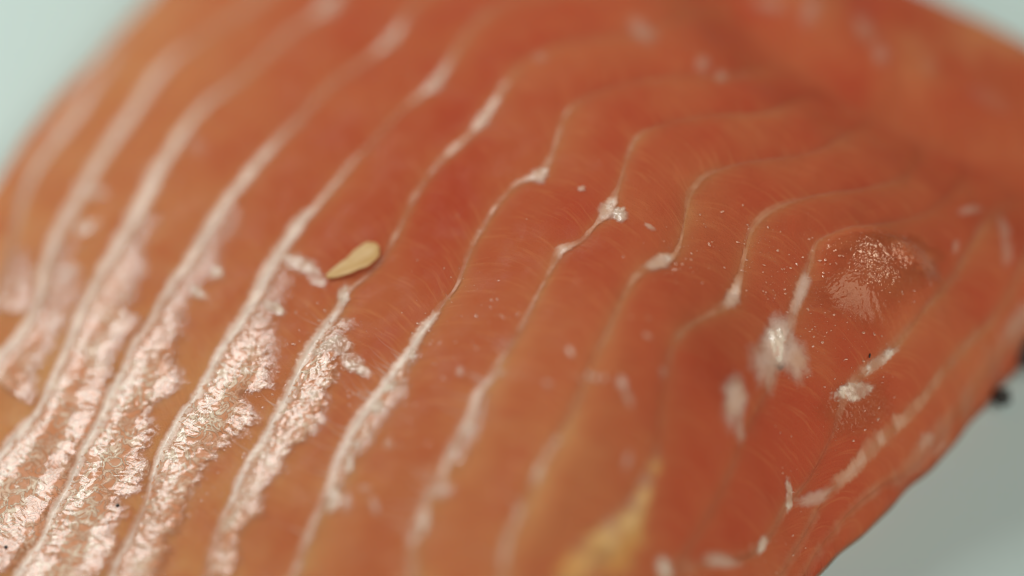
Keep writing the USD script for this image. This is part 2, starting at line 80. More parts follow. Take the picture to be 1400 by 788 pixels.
BLOTCHES = [
    [21.598,-5.313,1.488,0.251,-0.484,-2.267,1.0,'fat'],
    [21.727,-5.161,0.879,0.215,-0.172,-1.433,1.0,'film'],
    [23.162,-5.737,1.341,0.635,0.548,-1.399,0.75,'fat'],
    [20.609,-7.223,1.398,0.5,-0.251,-2.106,0.55,'fat'],
    [17.817,-11.513,1.114,0.853,-0.043,-2.132,0.9,'fat'],
    [18.229,-13.445,0.527,0.421,-0.003,-0.923,0.45,'fat'],
    [28.239,-6.453,1.621,0.783,0.212,-0.422,0.9,'film'],
    [30.673,-3.888,1.56,1.411,0.371,-0.173,0.75,'film'],
    [22.697,-14.485,0.333,0.189,-0.009,-1.071,0.95,'film'],
    [24.862,-13.585,1.743,1.082,0.305,-0.336,0.55,'fat'],
    [20.326,-19.11,0.373,0.148,-0.317,-0.813,0.8,'film'],
    [16.636,-22.598,1.885,0.894,-0.106,-0.474,0.55,'fat'],
    [11.875,-25.778,0.57,0.49,0.328,-0.497,0.9,'film'],
    [23.587,35.722,1.779,-0.755,-0.178,-0.999,0.35,'fat'],
    [27.219,34.382,1.091,0.155,-0.196,-2.554,0.3,'fat'],
    [31.97,32.369,0.963,1.24,0.469,-1.979,0.3,'fat'],
    [33.085,28.796,0.829,0.672,0.267,-1.592,0.3,'fat'],
    [37.539,28.166,0.845,0.259,-0.182,-1.674,0.1,'fat'],
    [42.633,25.271,1.949,-1.034,-0.762,-1.504,0.1,'fat'],
    [11.677,27.816,1.416,-1.78,-0.642,-1.399,0.35,'fat'],
    [18.155,21.548,0.654,0.159,-0.062,-1.08,0.35,'fat'],
    [16.636,23.149,0.784,0.158,-0.079,-1.509,0.3,'fat'],
    [2.584,25.255,0.772,-0.188,-0.006,-0.828,0.2,'fat'],
    [-17.093,39.433,1.124,-0.359,0.07,-1.515,0.6,'fat'],
    [-11.007,32.373,0.748,-0.256,0.038,-1.189,0.6,'fat'],
    [-6.819,24.372,0.639,0.632,0.48,-0.994,0.7,'fat'],
    [-2.481,18.511,0.638,-0.188,0.007,-1.009,0.8,'fat'],
    [2.353,10.308,0.739,-0.209,-0.007,-1.02,0.8,'fat'],
    [8.012,4.856,0.844,-0.108,-0.024,-1.071,0.85,'fat'],
    [8.962,4.163,0.511,-0.444,-0.318,-0.675,0.7,'film'],
    [11.944,-0.947,1.186,0.611,0.13,-0.748,0.8,'fat'],
    [17.95,-2.959,0.814,0.289,-0.032,-0.77,0.8,'fat'],
    [39.548,11.615,1.325,0.969,0.023,-0.465,0.45,'fat'],
    [42.752,11.182,0.599,0.507,0.308,-1.238,0.4,'fat'],
    [42.84,9.333,0.727,0.342,-0.028,-1.176,0.35,'fat'],
    [37.895,7.564,0.341,0.094,-0.178,-0.768,0.4,'fat'],
    [44.044,5.614,1.147,0.527,-1.372,-2.041,0.3,'fat'],
    [35.112,-6.158,0.905,0.645,0.085,-0.317,0.4,'fat'],
    [36.723,-5.264,0.863,0.877,-0.041,-0.226,0.35,'fat'],
    [9.063,-24.026,1.356,1.506,0.815,-0.552,0.75,'yellow'],
    [6.747,-26.06,1.7,1.402,0.615,-0.877,0.75,'yellow'],
    [10.254,-21.773,0.771,0.05,-0.413,-1.126,0.7,'yellow'],
    [11.163,-19.39,0.591,0.212,-0.008,-0.615,0.5,'yellow'],
    [7.871,-27.358,1.719,0.987,0.188,-0.957,0.6,'yellow'],
    [5.028,-28.355,1.973,1.537,0.72,-1.101,0.7,'yellow'],
    [8.464,-25.821,1.729,1.575,0.684,-0.805,0.6,'yellow'],
    [4.642,-10.7,0.273,0.087,0.15,-0.591,0.9,'fat'],
    [8.632,-13.62,0.384,0.188,0.225,-0.671,0.75,'fat'],
    [9.074,-14.784,0.318,0.197,0.379,-0.779,0.5,'fat'],
    [6.62,-13.311,0.288,-0.002,-0.005,-0.333,0.7,'fat'],
    [6.048,-13.091,0.23,-0.009,-0.006,-0.408,0.6,'fat'],
    [7.252,-13.376,0.231,0.006,-0.006,-0.327,0.6,'fat'],
    [10.72,-9.097,0.35,-0.203,-0.125,-0.275,0.6,'fat'],
    [5.883,7.74,0.364,-0.083,-0.007,-0.427,0.6,'fat'],
    [11.339,2.772,0.462,-0.318,-0.129,-0.28,0.6,'fat'],
    [2.823,-13.638,0.344,-0.059,-0.003,-0.357,0.5,'fat'],
    [8.948,-19.54,0.285,0.028,-0.15,-0.778,0.5,'fat'],
    [11.868,-12.042,0.296,0.071,-0.015,-0.62,0.3,'fat'],
    [-25.367,6.81,0.591,-0.146,0.049,-0.738,0.95,'film'],
    [-27.204,5.327,1.138,-1.189,-0.264,-0.46,0.6,'film'],
    [-37.977,15.366,1.117,0.247,0.294,-0.833,0.6,'film'],
    [-37.248,19.46,0.946,-0.051,0.154,-0.687,0.5,'film'],
    [-28.371,22.786,1.083,-0.856,-0.193,-1.042,0.2,'fat'],
    [-20.144,1.769,1.034,-0.971,-0.198,-0.428,0.9,'film'],
    [-38.971,10.112,0.983,0.533,0.378,-0.751,0.5,'film'],
    [-18.14,6.051,1.672,-1.375,-0.284,-0.803,0.75,'film'],
    [-16.463,4.021,0.816,-1.029,-0.383,-0.516,0.5,'film'],
    [-14.159,1.437,0.493,-0.293,-0.212,-1.181,0.7,'film'],
    [-14.265,-3.722,1.072,-0.794,-0.256,-0.966,0.9,'film'],
    [-12.945,-6.084,1.179,-1.588,-0.449,-0.587,0.7,'film'],
    [-15.498,-3.773,1.105,0.361,0.236,-0.635,0.6,'film'],
    [-9.79,-9.649,0.721,0.296,0.194,-0.477,0.95,'film'],
    [-10.817,-11.453,0.484,-0.513,-0.339,-0.668,0.95,'film'],
    [-12.985,-16.37,0.36,-0.197,-0.111,-0.941,1.0,'film'],
    [-12.385,-14.773,0.424,-0.145,0.018,-0.514,0.9,'film'],
    [-14.118,-19.554,0.537,-0.285,-0.141,-1.158,0.95,'film'],
    [-13.027,-20.19,0.478,-0.208,-0.045,-1.063,0.6,'fat'],
    [-10.823,-20.937,0.33,0.026,0.309,-0.986,0.5,'fat'],
    [-11.578,-19.312,0.596,-0.206,0.011,-0.348,0.45,'fat'],
    [-9.735,-15.709,0.419,-0.153,0.014,-0.514,0.5,'film'],
    [-8.067,-6.535,0.305,-0.107,0.017,-0.669,0.9,'film'],
    [-3.456,-16.375,0.811,-0.257,0.01,-0.993,0.85,'fat'],
    [-5.412,-21.565,1.03,-0.19,0.059,-0.665,0.75,'fat'],
    [-4.709,-18.079,0.329,-0.248,-0.228,-0.705,0.9,'film'],
    [-6.755,-23.757,0.341,-0.164,-0.161,-1.078,0.85,'film'],
    [-4.114,-10.016,0.356,-0.137,0.009,-0.653,0.5,'fat'],
    [-0.815,-11.548,0.35,-0.115,0.001,-0.471,0.5,'fat'],
    [1.979,-21.433,0.278,-0.067,-0.11,-0.638,0.95,'film'],
    [0.45,-24.584,0.337,-0.024,-0.0,-0.528,0.85,'film'],
    [-0.448,-26.674,0.336,-0.029,0.0,-0.465,0.7,'film'],
    [3.525,-18.771,0.398,-0.008,-0.004,-0.492,0.6,'fat'],
    [24.036,-0.398,0.527,-0.076,-0.588,-1.642,0.65,'fat'],
]
SILVER = [
    [29.923,1.515,4.97,2.007,-0.098,-3.115,0.75],
    [33.665,4.414,3.115,0.976,-0.54,-2.393,1.0],
    [28.118,3.395,2.59,0.735,-0.054,-1.046,0.6],
    [28.911,-7.29,3.079,1.799,0.941,-1.233,0.5],
]
BEADS = [
    [21.82,1.4,1.74,0.26,-0.09,-2.39,170],
    [16.0,1.93,1.24,0.28,-0.07,-1.75,60],
    [19.5,1.99,0.25,0.04,-0.08,-1.99,60],
    [29.24,-7.19,2.11,0.76,0.04,-1.31,260],
    [27.28,-2.32,2.55,0.62,-0.02,-2.21,120],
    [30.27,2.04,2.79,1.04,-0.09,-2.23,420],
    [-3.62,-1.96,2.72,-1.08,0.03,-2.51,80],
    [-7.17,-6.35,1.21,-0.44,0.04,-1.68,60],
    [-14.56,-4.03,1.49,-0.43,0.08,-1.91,90],
    [-9.42,-11.95,1.32,-0.49,0.05,-1.98,50],
    [-0.59,-5.4,1.07,-0.41,0.01,-3.13,40],
    [13.45,-0.9,0.61,0.14,-0.04,-1.1,40],
    [8.89,-3.44,2.38,0.14,-0.08,-2.9,30],
    [22.56,-12.67,0.92,0.45,0.01,-2.04,40],
    [-22.37,-8.72,1.38,-0.37,0.17,-2.95,120],
    [-29.81,-13.44,1.26,-0.27,0.22,-2.85,60],
    [25.1,-2.19,0.62,0.11,-0.03,-1.58,50],
    [13.19,0.2,0.37,0.07,-0.03,-0.94,40],
    [0.0,6.21,12.1,-2.29,0.0,-6.55,30],
    [20.86,-19.45,1.61,1.04,0.0,-0.89,60],
    [-16.62,0.48,1.64,-0.43,0.07,-1.44,60],
    [-18.96,-8.91,0.87,-0.25,0.14,-2.68,90],
    [-21.3,-11.19,0.75,-0.2,0.12,-2.19,70],
    [-13.19,-7.58,0.99,-0.31,0.08,-2.03,80],
    [-25.63,-15.77,0.75,-0.18,0.14,-2.11,60],
    [-8.47,-14.19,0.84,-0.31,0.05,-1.93,60],
    [-5.97,-5.94,1.21,-0.46,0.04,-2.22,60],
]
SPECKS = [
    [-32.39,-15.25,0.194],
    [-41.54,-17.91,0.212],
    [29.75,-3.99,0.218],
]


# ---- the fillet's big shape, in millimetres: a height over the table from a few measured heights, rounded off at its outline
OUTLINE = [(-20, -62), (5, -50), (14, -32), (20, -24), (25.7, -17.2), (31, -11.4), (38, -3.6), (45.4, 5.3), (52, 14), (57, 24), (57, 32), (51, 38.5), (45, 43),
           (38, 48), (32, 53.5), (20, 62), (2, 70), (-18, 68), (-30, 58), (-36, 48.5), (-40.5, 41), (-44.5, 34), (-48, 26), (-52, 14), (-56, 0), (-60, -14), (-62, -28), (-58, -46), (-42, -60)]
HEIGHTS = [(4, -45, 13), (4, -30, 17.5), (9, -13, 21.6), (10, 5, 21.3), (-3, 0, 17.3), (19, 0, 18.8), (17, -13, 17.8), (30, 2, 16.6), (29, -5, 13), (23, -14, 7),
           (-16, -4, 13.2), (-30, -11, 8.2), (-42, -17, 4.8), (-50, 0, 4), (-46, 20, 4.2), (-38, 38, 5), (-30, 20, 9), (-20, 30, 11), (-10, 20, 15.2), (0, 40, 15),
           (10, 30, 18.6), (15, 50, 14), (25, 30, 17), (35, 22, 16), (45, 15, 12.5), (45, 30, 12), (35, 42, 11.5), (52, 25, 10), (-40, -45, 5), (-20, -30, 10),
           (-20, -55, 8), (-10, -15, 15.8), (19, -24, 8), (4, -20, 20.5), (40, 5, 11.5), (-15, 55, 10), (0, 62, 10)]
GROOVE = [(10.5, 68), (12, 58), (14, 50), (17, 42), (20, 34), (22.8, 28.6), (25.8, 24.8), (29.5, 22), (32.7, 20.7), (36.5, 19.2), (41, 17.6), (44.9, 16.1), (51, 14), (56.5, 12.4)]
X0, Y0, CELL, NX, NY = -75.0, -75.0, 0.25, 601, 621


def smooth_line(points, n, ease=0.0):
    p = np.asarray(points, float)
    k = np.concatenate([[0], np.cumsum(np.sqrt(np.linalg.norm(np.diff(p, axis=0), axis=1)))])
    t = np.linspace(0, k[-1], n)
    return np.stack([PchipInterpolator(k, c)(t) if len(p) > 2 else np.interp(t, k, c) for c in p.T], 1)


def even(points, n):
    p = np.asarray(points, float)
    k = np.concatenate([[0], np.cumsum(np.linalg.norm(np.diff(p, axis=0), axis=1))])
    return np.stack([np.interp(np.linspace(0, k[-1], n), k, c) for c in p.T], 1)


def cubic(points, n, closed=False):
    p = np.asarray(points, float)
    if closed:
        p = np.vstack([p, p[:1]])
    k = np.concatenate([[0], np.cumsum(np.sqrt(np.linalg.norm(np.diff(p, axis=0), axis=1)))])
    s = CubicSpline(k, p, bc_type="periodic" if closed else "natural")
    return even(s(np.linspace(0, k[-1], n * 4)), n)


def rim_curve(n):
    """The outline with small irregular bays and bulges."""
    p = cubic(OUTLINE, n, True)
    a = np.linspace(0, 2 * np.pi, n)
    wob = sum(h * np.sin(k * a + ph) for k, h, ph in ((13, 0.16, 0.4), (29, 0.10, 2.1), (47, 0.08, 4.0), (83, 0.05, 1.2)))
    d = np.gradient(p, axis=0)
    d /= np.linalg.norm(d, axis=1, keepdims=True)
    return p + np.stack([-d[:, 1], d[:, 0]], 1) * wob[:, None]


def big_shape():
    gx, gy = np.meshgrid(X0 + CELL * np.arange(NX), Y0 + CELL * np.arange(NY), indexing="ij")
    rim = rim_curve(900)
    inside = shapely.contains_xy(shapely.Polygon(rim), gx, gy)
    d = distance_transform_edt(inside) * CELL
    d = np.where(inside, d, 0)
    c = np.array(HEIGHTS, float)
    top = RBFInterpolator(c[:, :2], c[:, 2], kernel="thin_plate_spline", smoothing=8.0)
    cx, cy = gx[::8, ::8], gy[::8, ::8]
    t = top(np.stack([cx.ravel(), cy.ravel()], 1)).reshape(cx.shape)
    t = RectBivariateSpline(cx[:, 0], cy[0], t)(gx[:, 0], gy[0])
    t = np.maximum(t, 2.0)
    g = cKDTree(even(cubic(GROOVE, 200), 600))
    gd = g.query(np.stack([gx.ravel(), gy.ravel()], 1))[0].reshape(gx.shape)
    t = t - 2.1 * np.exp(-((gd / 5.5) ** 2)) + 0.3 * np.exp(-(((gd - 6.5) / 3.5) ** 2))
    r = np.clip(t * 0.75, 3.0, 9.0)
    u = np.clip(d / gaussian_filter(r, 8), 0, 1)
    z = t * (1 - (1 - u) ** 2.3) ** (1 / 2.1)
    z = gaussian_filter(z, 1.5)
    return z * inside


def sample(grid, x, y):
    return map_coordinates(grid, [(np.asarray(x) - X0) / CELL, (np.asarray(y) - Y0) / CELL], order=1, mode="nearest")


def zones(x, lo, hi):
    t = np.clip((np.asarray(x, float) - lo) / (hi - lo), 0, 1)
    return t * t * (3 - 2 * t)


# ------------------------------------------------------------------ materials
def mat(name, nodes, links, surface="p.BSDF"):
    return usdkit.material(stage, "/World/Looks/" + name, nodes, links, surface=surface)


def attr(*extra):
    return {"a": ("attribute", {"attribute": "film"}), "c": ("separate_color", {}), "g": ("geometry", {}), "uv": ("uvmap", {"attribute": "st"}), **dict(extra)}


# flesh: red orange muscle with paler fat-soaked margins and fine fibres running across each block
FLESH = mat("flesh", attr(
    ("big", ("noise_texture", {"scale": 420.0, "detail": 4.0})),
    ("um", ("mapping", {"scale": (2.4, 0.22, 1.0)})), ("fib", ("noise_texture", {"scale": 1.0, "detail": 3.0, "roughness": 0.6, "distortion": 0.4})),
    ("fr", ("map_range", {"from_min": 0.52, "from_max": 0.80, "to_min": 0.0, "to_max": 0.6})),
    ("deep", ("mix", {"color1": (0.46, 0.074, 0.034), "color2": (0.5, 0.12, 0.05)})),
    ("pale", ("mix", {"color2": (0.64, 0.295, 0.115)})), ("fibre", ("mix", {"color2": (0.68, 0.28, 0.11)})),
    ("fa", ("math", {"math_type": "multiply_add", "value2": 0.5, "value3": 0.5})), ("fm", ("math", {"math_type": "multiply"})),
    ("grain", ("noise_texture", {"scale": 5200.0, "detail": 3.0, "roughness": 0.6})),
    ("hsum", ("math", {"math_type": "multiply_add", "value2": 1.2})),
    ("b", ("bump", {"strength": 0.6, "distance": 0.00008})),
    ("rn", ("map_range", {"from_min": 0.46, "from_max": 0.68, "to_min": 0.0, "to_max": 0.03})),
    ("p", ("principled_bsdf", {"subsurface_method": "random_walk", "subsurface_weight": 0.3, "subsurface_scale": 0.0004, "subsurface_radius": (1.0, 0.40, 0.22), "roughness": 0.2}))),
    [("a.color", "c.color"), ("g.position", "big.vector"), ("uv.UV", "um.vector"), ("um.vector", "fib.vector"), ("fib.fac", "fr.value"),
     ("c.g", "deep.fac"), ("deep.color", "pale.color1"), ("c.r", "pale.fac"), ("pale.color", "fibre.color1"),
     ("c.b", "fa.value1"), ("fa.value", "fm.value1"), ("fr.result", "fm.value2"), ("fm.value", "fibre.fac"),
     ("fibre.color", "p.base_color"), ("g.position", "grain.vector"), ("grain.fac", "hsum.value1"), ("fib.fac", "hsum.value3"), ("hsum.value", "b.height"), ("b.normal", "p.normal"),
     ("big.fac", "rn.value"), ("rn.result", "p.specular_ior_level")])


def film_material(name, color_a, color_b, rough, edge, soft, ragged, bump, scale=2600.0, stretch=None, sss=0.5, spec=0.5, coat=0.0, grain=4200.0, cut=0.0, crinkle=0.0, core=False, coat_rough=0.12, tint=(1.0, 1.0, 1.0)):
    """A thin sheet that is dense in its middle and breaks up towards its edges."""
    nodes = attr(
        ("n1", ("noise_texture", {"scale": scale, "detail": 4.0, "roughness": 0.62, "distortion": 0.6})),
        ("n2", ("noise_texture", {"scale": grain, "detail": 3.0, "roughness": 0.6, "distortion": 1.2})),
        ("n3", ("noise_texture", {"scale": 520.0, "detail": 3.0})),
        ("s", ("math", {"math_type": "multiply_add", "value2": ragged, "value3": -0.5 * ragged})),
        ("cov", ("math", {"math_type": "add"})),
        ("edge", ("map_range", {"range_type": "smoothstep", "from_min": edge, "from_max": edge + soft})),
        ("hole", ("map_range", {"range_type": "smoothstep", "from_min": 0.40, "from_max": 0.58, "to_min": 1.0 - cut, "to_max": 1.0})),
        ("al", ("math", {"math_type": "multiply"})), ("al2", ("math", {"math_type": "multiply", "use_clamp": True})),
        ("col", ("mix", {"color1": color_a, "color2": color_b})), ("cf", ("map_range", {"from_min": 0.35, "from_max": 0.65})),
        ("hs", ("math", {"math_type": "multiply_add", "value2": 0.6})),
        ("b", ("bump", {"strength": 0.8, "distance": bump})),
        ("p", ("principled_bsdf", {"roughness": rough, "subsurface_weight": 0.0, "specular_ior_level": spec, "specular_tint": tint, "coat_weight": coat, "coat_roughness": coat_rough})))
    links = [("a.color", "c.color"), ("g.position", "n2.vector"), ("g.position", "n3.vector"), ("n1.fac", "s.value1"), ("c.r", "cov.value1"), ("s.value", "cov.value2"),
             ("cov.value", "edge.value"), ("edge.result", "al.value1"), ("c.g", "al.value2"), ("n3.fac", "hole.value"), ("al.value", "al2.value1"), ("hole.result", "al2.value2"), ("al2.value", "p.alpha"),
             ("n3.fac", "cf.value"), ("cf.result", "col.fac"), ("col.color", "p.base_color"), ("n2.fac", "hs.value1"), ("n1.fac", "hs.value3"), ("hs.value", "b.height"), ("b.normal", "p.normal")]
    if core:
        nodes["cf"][1].update({"from_min": 0.22, "from_max": 0.80})
        nodes["cw"] = ("math", {"math_type": "multiply"})
        links = [l for l in links if l not in (("n3.fac", "cf.value"), ("cf.result", "col.fac"))] + [("cov.value", "cf.value"), ("cf.result", "cw.value1"), ("c.b", "cw.value2"), ("cw.value", "col.fac")]
    if crinkle:                                      # pale ridges on an orange sheet: a colour of its own, not a see-through one
        nodes.update({"w1": ("noise_texture", {"scale": 850.0, "detail": 3.0, "roughness": 0.5, "distortion": 1.3}), "w2": ("math", {"math_type": "multiply_add", "value2": 2.0, "value3": -1.0}), "w3": ("math", {"math_type": "absolute"}),
                      "w4": ("map_range", {"range_type": "smoothstep", "from_min": 0.0, "from_max": 0.18, "to_min": 1.0, "to_max": 0.0}), "w5": ("map_range", {"to_min": 1.0 - crinkle, "to_max": 1.0}),
                      "k1": ("math", {"math_type": "multiply"}), "k2": ("math", {"math_type": "multiply", "use_clamp": True}), "solid": ("map_range", {"range_type": "smoothstep", "from_min": 0.02, "from_max": 0.55}),
                      "hw": ("math", {"math_type": "multiply_add", "value2": 0.22})})
        links = [l for l in links if l not in (("al2.value", "p.alpha"), ("hs.value", "b.height"), ("n3.fac", "cf.value"), ("cf.result", "col.fac"))]
        links += [("g.position", "w1.vector"), ("w1.fac", "w2.value1"), ("w2.value", "w3.value1"), ("w3.value", "w4.value"), ("w4.result", "w5.value"), ("al.value", "solid.value"), ("solid.result", "p.alpha"),
                  ("w5.result", "k1.value1"), ("al2.value", "k1.value2"), ("k1.value", "k2.value1"), ("k2.value", "col.fac"), ("hs.value", "hw.value1"), ("w4.result", "hw.value3"), ("hw.value", "b.height")]
        nodes["k2"][1]["value2"] = 1.1
        del nodes["cf"]
    if stretch:
        nodes["um"] = ("mapping", {"scale": stretch})
        nodes["n1"][1]["scale"] = 1.0
        links += [("uv.UV", "um.vector"), ("um.vector", "n1.vector")]
    else:
        links += [("g.position", "n1.vector")]
    return mat(name, nodes, links)


FAT = film_material("fat", (0.76, 0.36, 0.19), (0.92, 0.71, 0.56), 0.30, 0.0, 0.60, 0.75, 0.00008, stretch=(2.2, 0.9, 1.0), cut=0.2, core=True)
FATSOFT = film_material("soft_fat", (0.74, 0.44, 0.28), (0.82, 0.56, 0.42), 0.30, 0.0, 0.80, 0.5, 0.00008, scale=1500.0)
SHRED = film_material("wet_shred", (0.80, 0.50, 0.32), (0.94, 0.76, 0.58), 0.24, 0.0, 0.55, 0.9, 0.00016, scale=1900.0, grain=2600.0, spec=0.5, coat=0.8, coat_rough=0.08, cut=0.5)
YELLOW = film_material("yellow_fat", (0.88, 0.42, 0.11), (0.92, 0.54, 0.18), 0.40, 0.05, 0.7, 0.6, 0.00005, scale=900.0)
MEMBRANE = film_material("membrane", (0.66, 0.24, 0.095), (0.95, 0.76, 0.56), 0.32, 0.0, 0.85, 0.7, 0.00014, scale=1300.0, grain=3000.0, spec=0.25, coat=0.58, coat_rough=0.09, cut=0.55, crinkle=0.8)
SILVERY = film_material("silvery", (0.53, 0.125, 0.052), (0.57, 0.155, 0.062), 0.11, 0.06, 0.6, 0.5, 0.00001, scale=2200.0, grain=3200.0, spec=0.9, tint=(1.0, 0.80, 0.58))
BEAD = mat("moisture", {"p": ("principled_bsdf", {"base_color": (0.72, 0.34, 0.20), "roughness": 0.12, "ior": 2.2, "coat_weight": 1.0})}, [])
DARK = mat("dark_crust", {"g": ("geometry", {}), "n": ("noise_texture", {"scale": 2500.0, "detail": 4.0}), "m": ("mix", {"color1": (0.015, 0.017, 0.015), "color2": (0.05, 0.045, 0.035)}), "b": ("bump", {"distance": 0.0001, "strength": 0.8}), "p": ("principled_bsdf", {"roughness": 0.7})},
           [("g.position", "n.vector"), ("n.fac", "m.fac"), ("n.fac", "b.height"), ("m.color", "p.base_color"), ("b.normal", "p.normal")])
SLIVER = mat("straw", {"g": ("geometry", {}), "n": ("noise_texture", {"scale": 900.0, "detail": 4.0}), "m": ("mix", {"color1": (0.62, 0.36, 0.13), "color2": (0.70, 0.46, 0.20)}), "b": ("bump", {"distance": 0.00008, "strength": 0.5}), "p": ("principled_bsdf", {"roughness": 0.42, "specular_ior_level": 0.2})},
             [("g.position", "n.vector"), ("n.fac", "m.fac"), ("n.fac", "b.height"), ("m.color", "p.base_color"), ("b.normal", "p.normal")])
TABLE = mat("table_white", {"g": ("geometry", {}), "n": ("noise_texture", {"scale": 60.0, "detail": 4.0}), "m": ("mix", {"color1": (0.59, 0.73, 0.67), "color2": (0.6, 0.74, 0.68)}), "p": ("principled_bsdf", {"roughness": 0.45})},
            [("g.position", "n.vector"), ("n.fac", "m.fac"), ("m.color", "p.base_color")])
DARK_RIM = mat("skin", {"g": ("geometry", {}), "n": ("noise_texture", {"scale": 700.0, "detail": 4.0}), "m": ("mix", {"color1": (0.16, 0.09, 0.055), "color2": (0.32, 0.14, 0.07)}), "p": ("principled_bsdf", {"roughness": 0.4})},
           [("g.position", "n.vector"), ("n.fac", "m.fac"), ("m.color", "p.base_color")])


# ------------------------------------------------------------------ helpers that define the scene's things and parts
used = {}


def name_under(parent, name):
    n = used[(parent, name)] = used.get((parent, name), -1) + 1
    return f"{parent}/{name}" + (f"_{n:03d}" if n else "")


def tag(prim, label=None, category=None, group=None, kind=None):
    for k, v in (("label", label), ("category", category), ("group", group), ("kind", kind)):
        if v:
            prim.SetCustomDataByKey(k, v)


def put(parent, name, v, f, material, smooth=True, uv=None, film=None, label=None, kind=None):
    """One mesh from vertices in millimetres."""
    path = name_under(parent, name)
    m = usdkit.mesh(stage, path, (np.asarray(v) * MM, np.asarray(f)), material, smooth=smooth, uv=uv)
    if film is not None:
        UsdGeom.PrimvarsAPI(m).CreatePrimvar("film", Sdf.ValueTypeNames.Color3fArray, "vertex").Set(Vt.Vec3fArray.FromNumpy(np.asarray(film, np.float32)))
    tag(m.GetPrim(), label=label, kind=kind)
    return path


def grid_faces(a, b, base=0):
    i, j = np.meshgrid(np.arange(a - 1), np.arange(b - 1), indexing="ij")
    q = (i * b + j).ravel() + base
    return np.stack([q, q + b, q + b + 1, q + 1], 1)


def tris(q):
    return np.vstack([q[:, [0, 1, 2]], q[:, [0, 2, 3]]])


# ------------------------------------------------------------------ the surface below
BIG = big_shape()
s_, n_ = np.linspace(-1, 1, 120), None
g = np.sign(s_) * np.abs(s_) ** 1.6 * 600
gx, gy = np.meshgrid(g, g, indexing="ij")
gz = np.zeros_like(gx)
put("/World", "table_top", np.stack([gx, gy, gz], -1).reshape(-1, 3), tris(grid_faces(120, 120)), TABLE)
tag(stage.GetPrimAtPath("/World/table_top"), "smooth white table top under the salmon, pale blue green in the light", "table top", kind="structure")

# ------------------------------------------------------------------ the fillet: one solid block of muscle between each pair of fat lines
fillet = UsdGeom.Xform.Define(stage, "/World/salmon_fillet").GetPrim()
tag(fillet, "thick raw orange salmon fillet with white fat lines, on the white table", "salmon fillet")
FILLET = "/World/salmon_fillet"
NS, NT = 760, 64
rim = rim_curve(1200)


def rim_piece(a, b, n):
    """The outline from the point nearest a to the point nearest b, going clockwise seen from above."""
    i, j = (int(np.argmin(np.linalg.norm(rim - p, axis=1))) for p in (a, b))
    k = np.arange(i, j - 1 if j < i else j - len(rim) - 1, -1) % len(rim)
    return even(rim[k], n)


def resample(rows, node):
    """A line's points with their widths, the bend always at a third of its samples."""
    r = np.array(rows, float)
    k = np.concatenate([[0], np.cumsum(np.sqrt(np.linalg.norm(np.diff(r[:, :2], axis=0), axis=1)))])
    dense = np.linspace(0, k[-1], 4000)
    xy = np.stack([PchipInterpolator(k, r[:, c])(dense) for c in (0, 1)], 1)
    xy = np.stack([gaussian_filter(xy[:, c], 6, mode="nearest") for c in (0, 1)], 1)
    rest = np.stack([PchipInterpolator(k, r[:, c])(dense) for c in (2, 3, 4)], 1)
    arc = np.concatenate([[0], np.cumsum(np.linalg.norm(np.diff(xy, axis=0), axis=1))])
    a0 = arc[np.argmin(np.abs(dense - k[node]))]
    n0 = NS // 3
    want = np.concatenate([np.linspace(0, a0, n0, endpoint=False), np.linspace(a0, arc[-1], NS - n0)])
    return np.stack([np.interp(want, arc, c) for c in np.hstack([xy, rest]).T], 1)


lines = [resample(rows, node) for node, rows in LINES]
first, last = lines[0], lines[-1]
ends_top, ends_low = np.array([l[0, :2] for l in lines]), np.array([l[-1, :2] for l in lines])


def edge_line(a, b, through):
    """The outline beside the first or last fat line, split at the point nearest "through" so that its samples run beside the line's."""
    def walk(p, q, back):
        i, j = (int(np.argmin(np.linalg.norm(rim - v, axis=1))) for v in (p, q))
        step = -1 if back else 1
        n = (j - i) * step % len(rim)
        return rim[(i + step * np.arange(n + 1)) % len(rim)]
    n0 = NS // 3
    back = through[2]
    u, w = walk(a, through[:2], back), walk(through[:2], b, back)
    return np.vstack([even(u, n0 + 1)[:-1], even(w, NS - n0)])


left_edge = edge_line((10.5, 66), (-52, -52), (-40, 41.5, False))
right_edge = edge_line((57, 13.5 + 12), (19, -26), (38, -3.6, True))
curves = [left_edge] + [l[:, :2] for l in lines] + [right_edge]
RNG = np.random.default_rng(11)


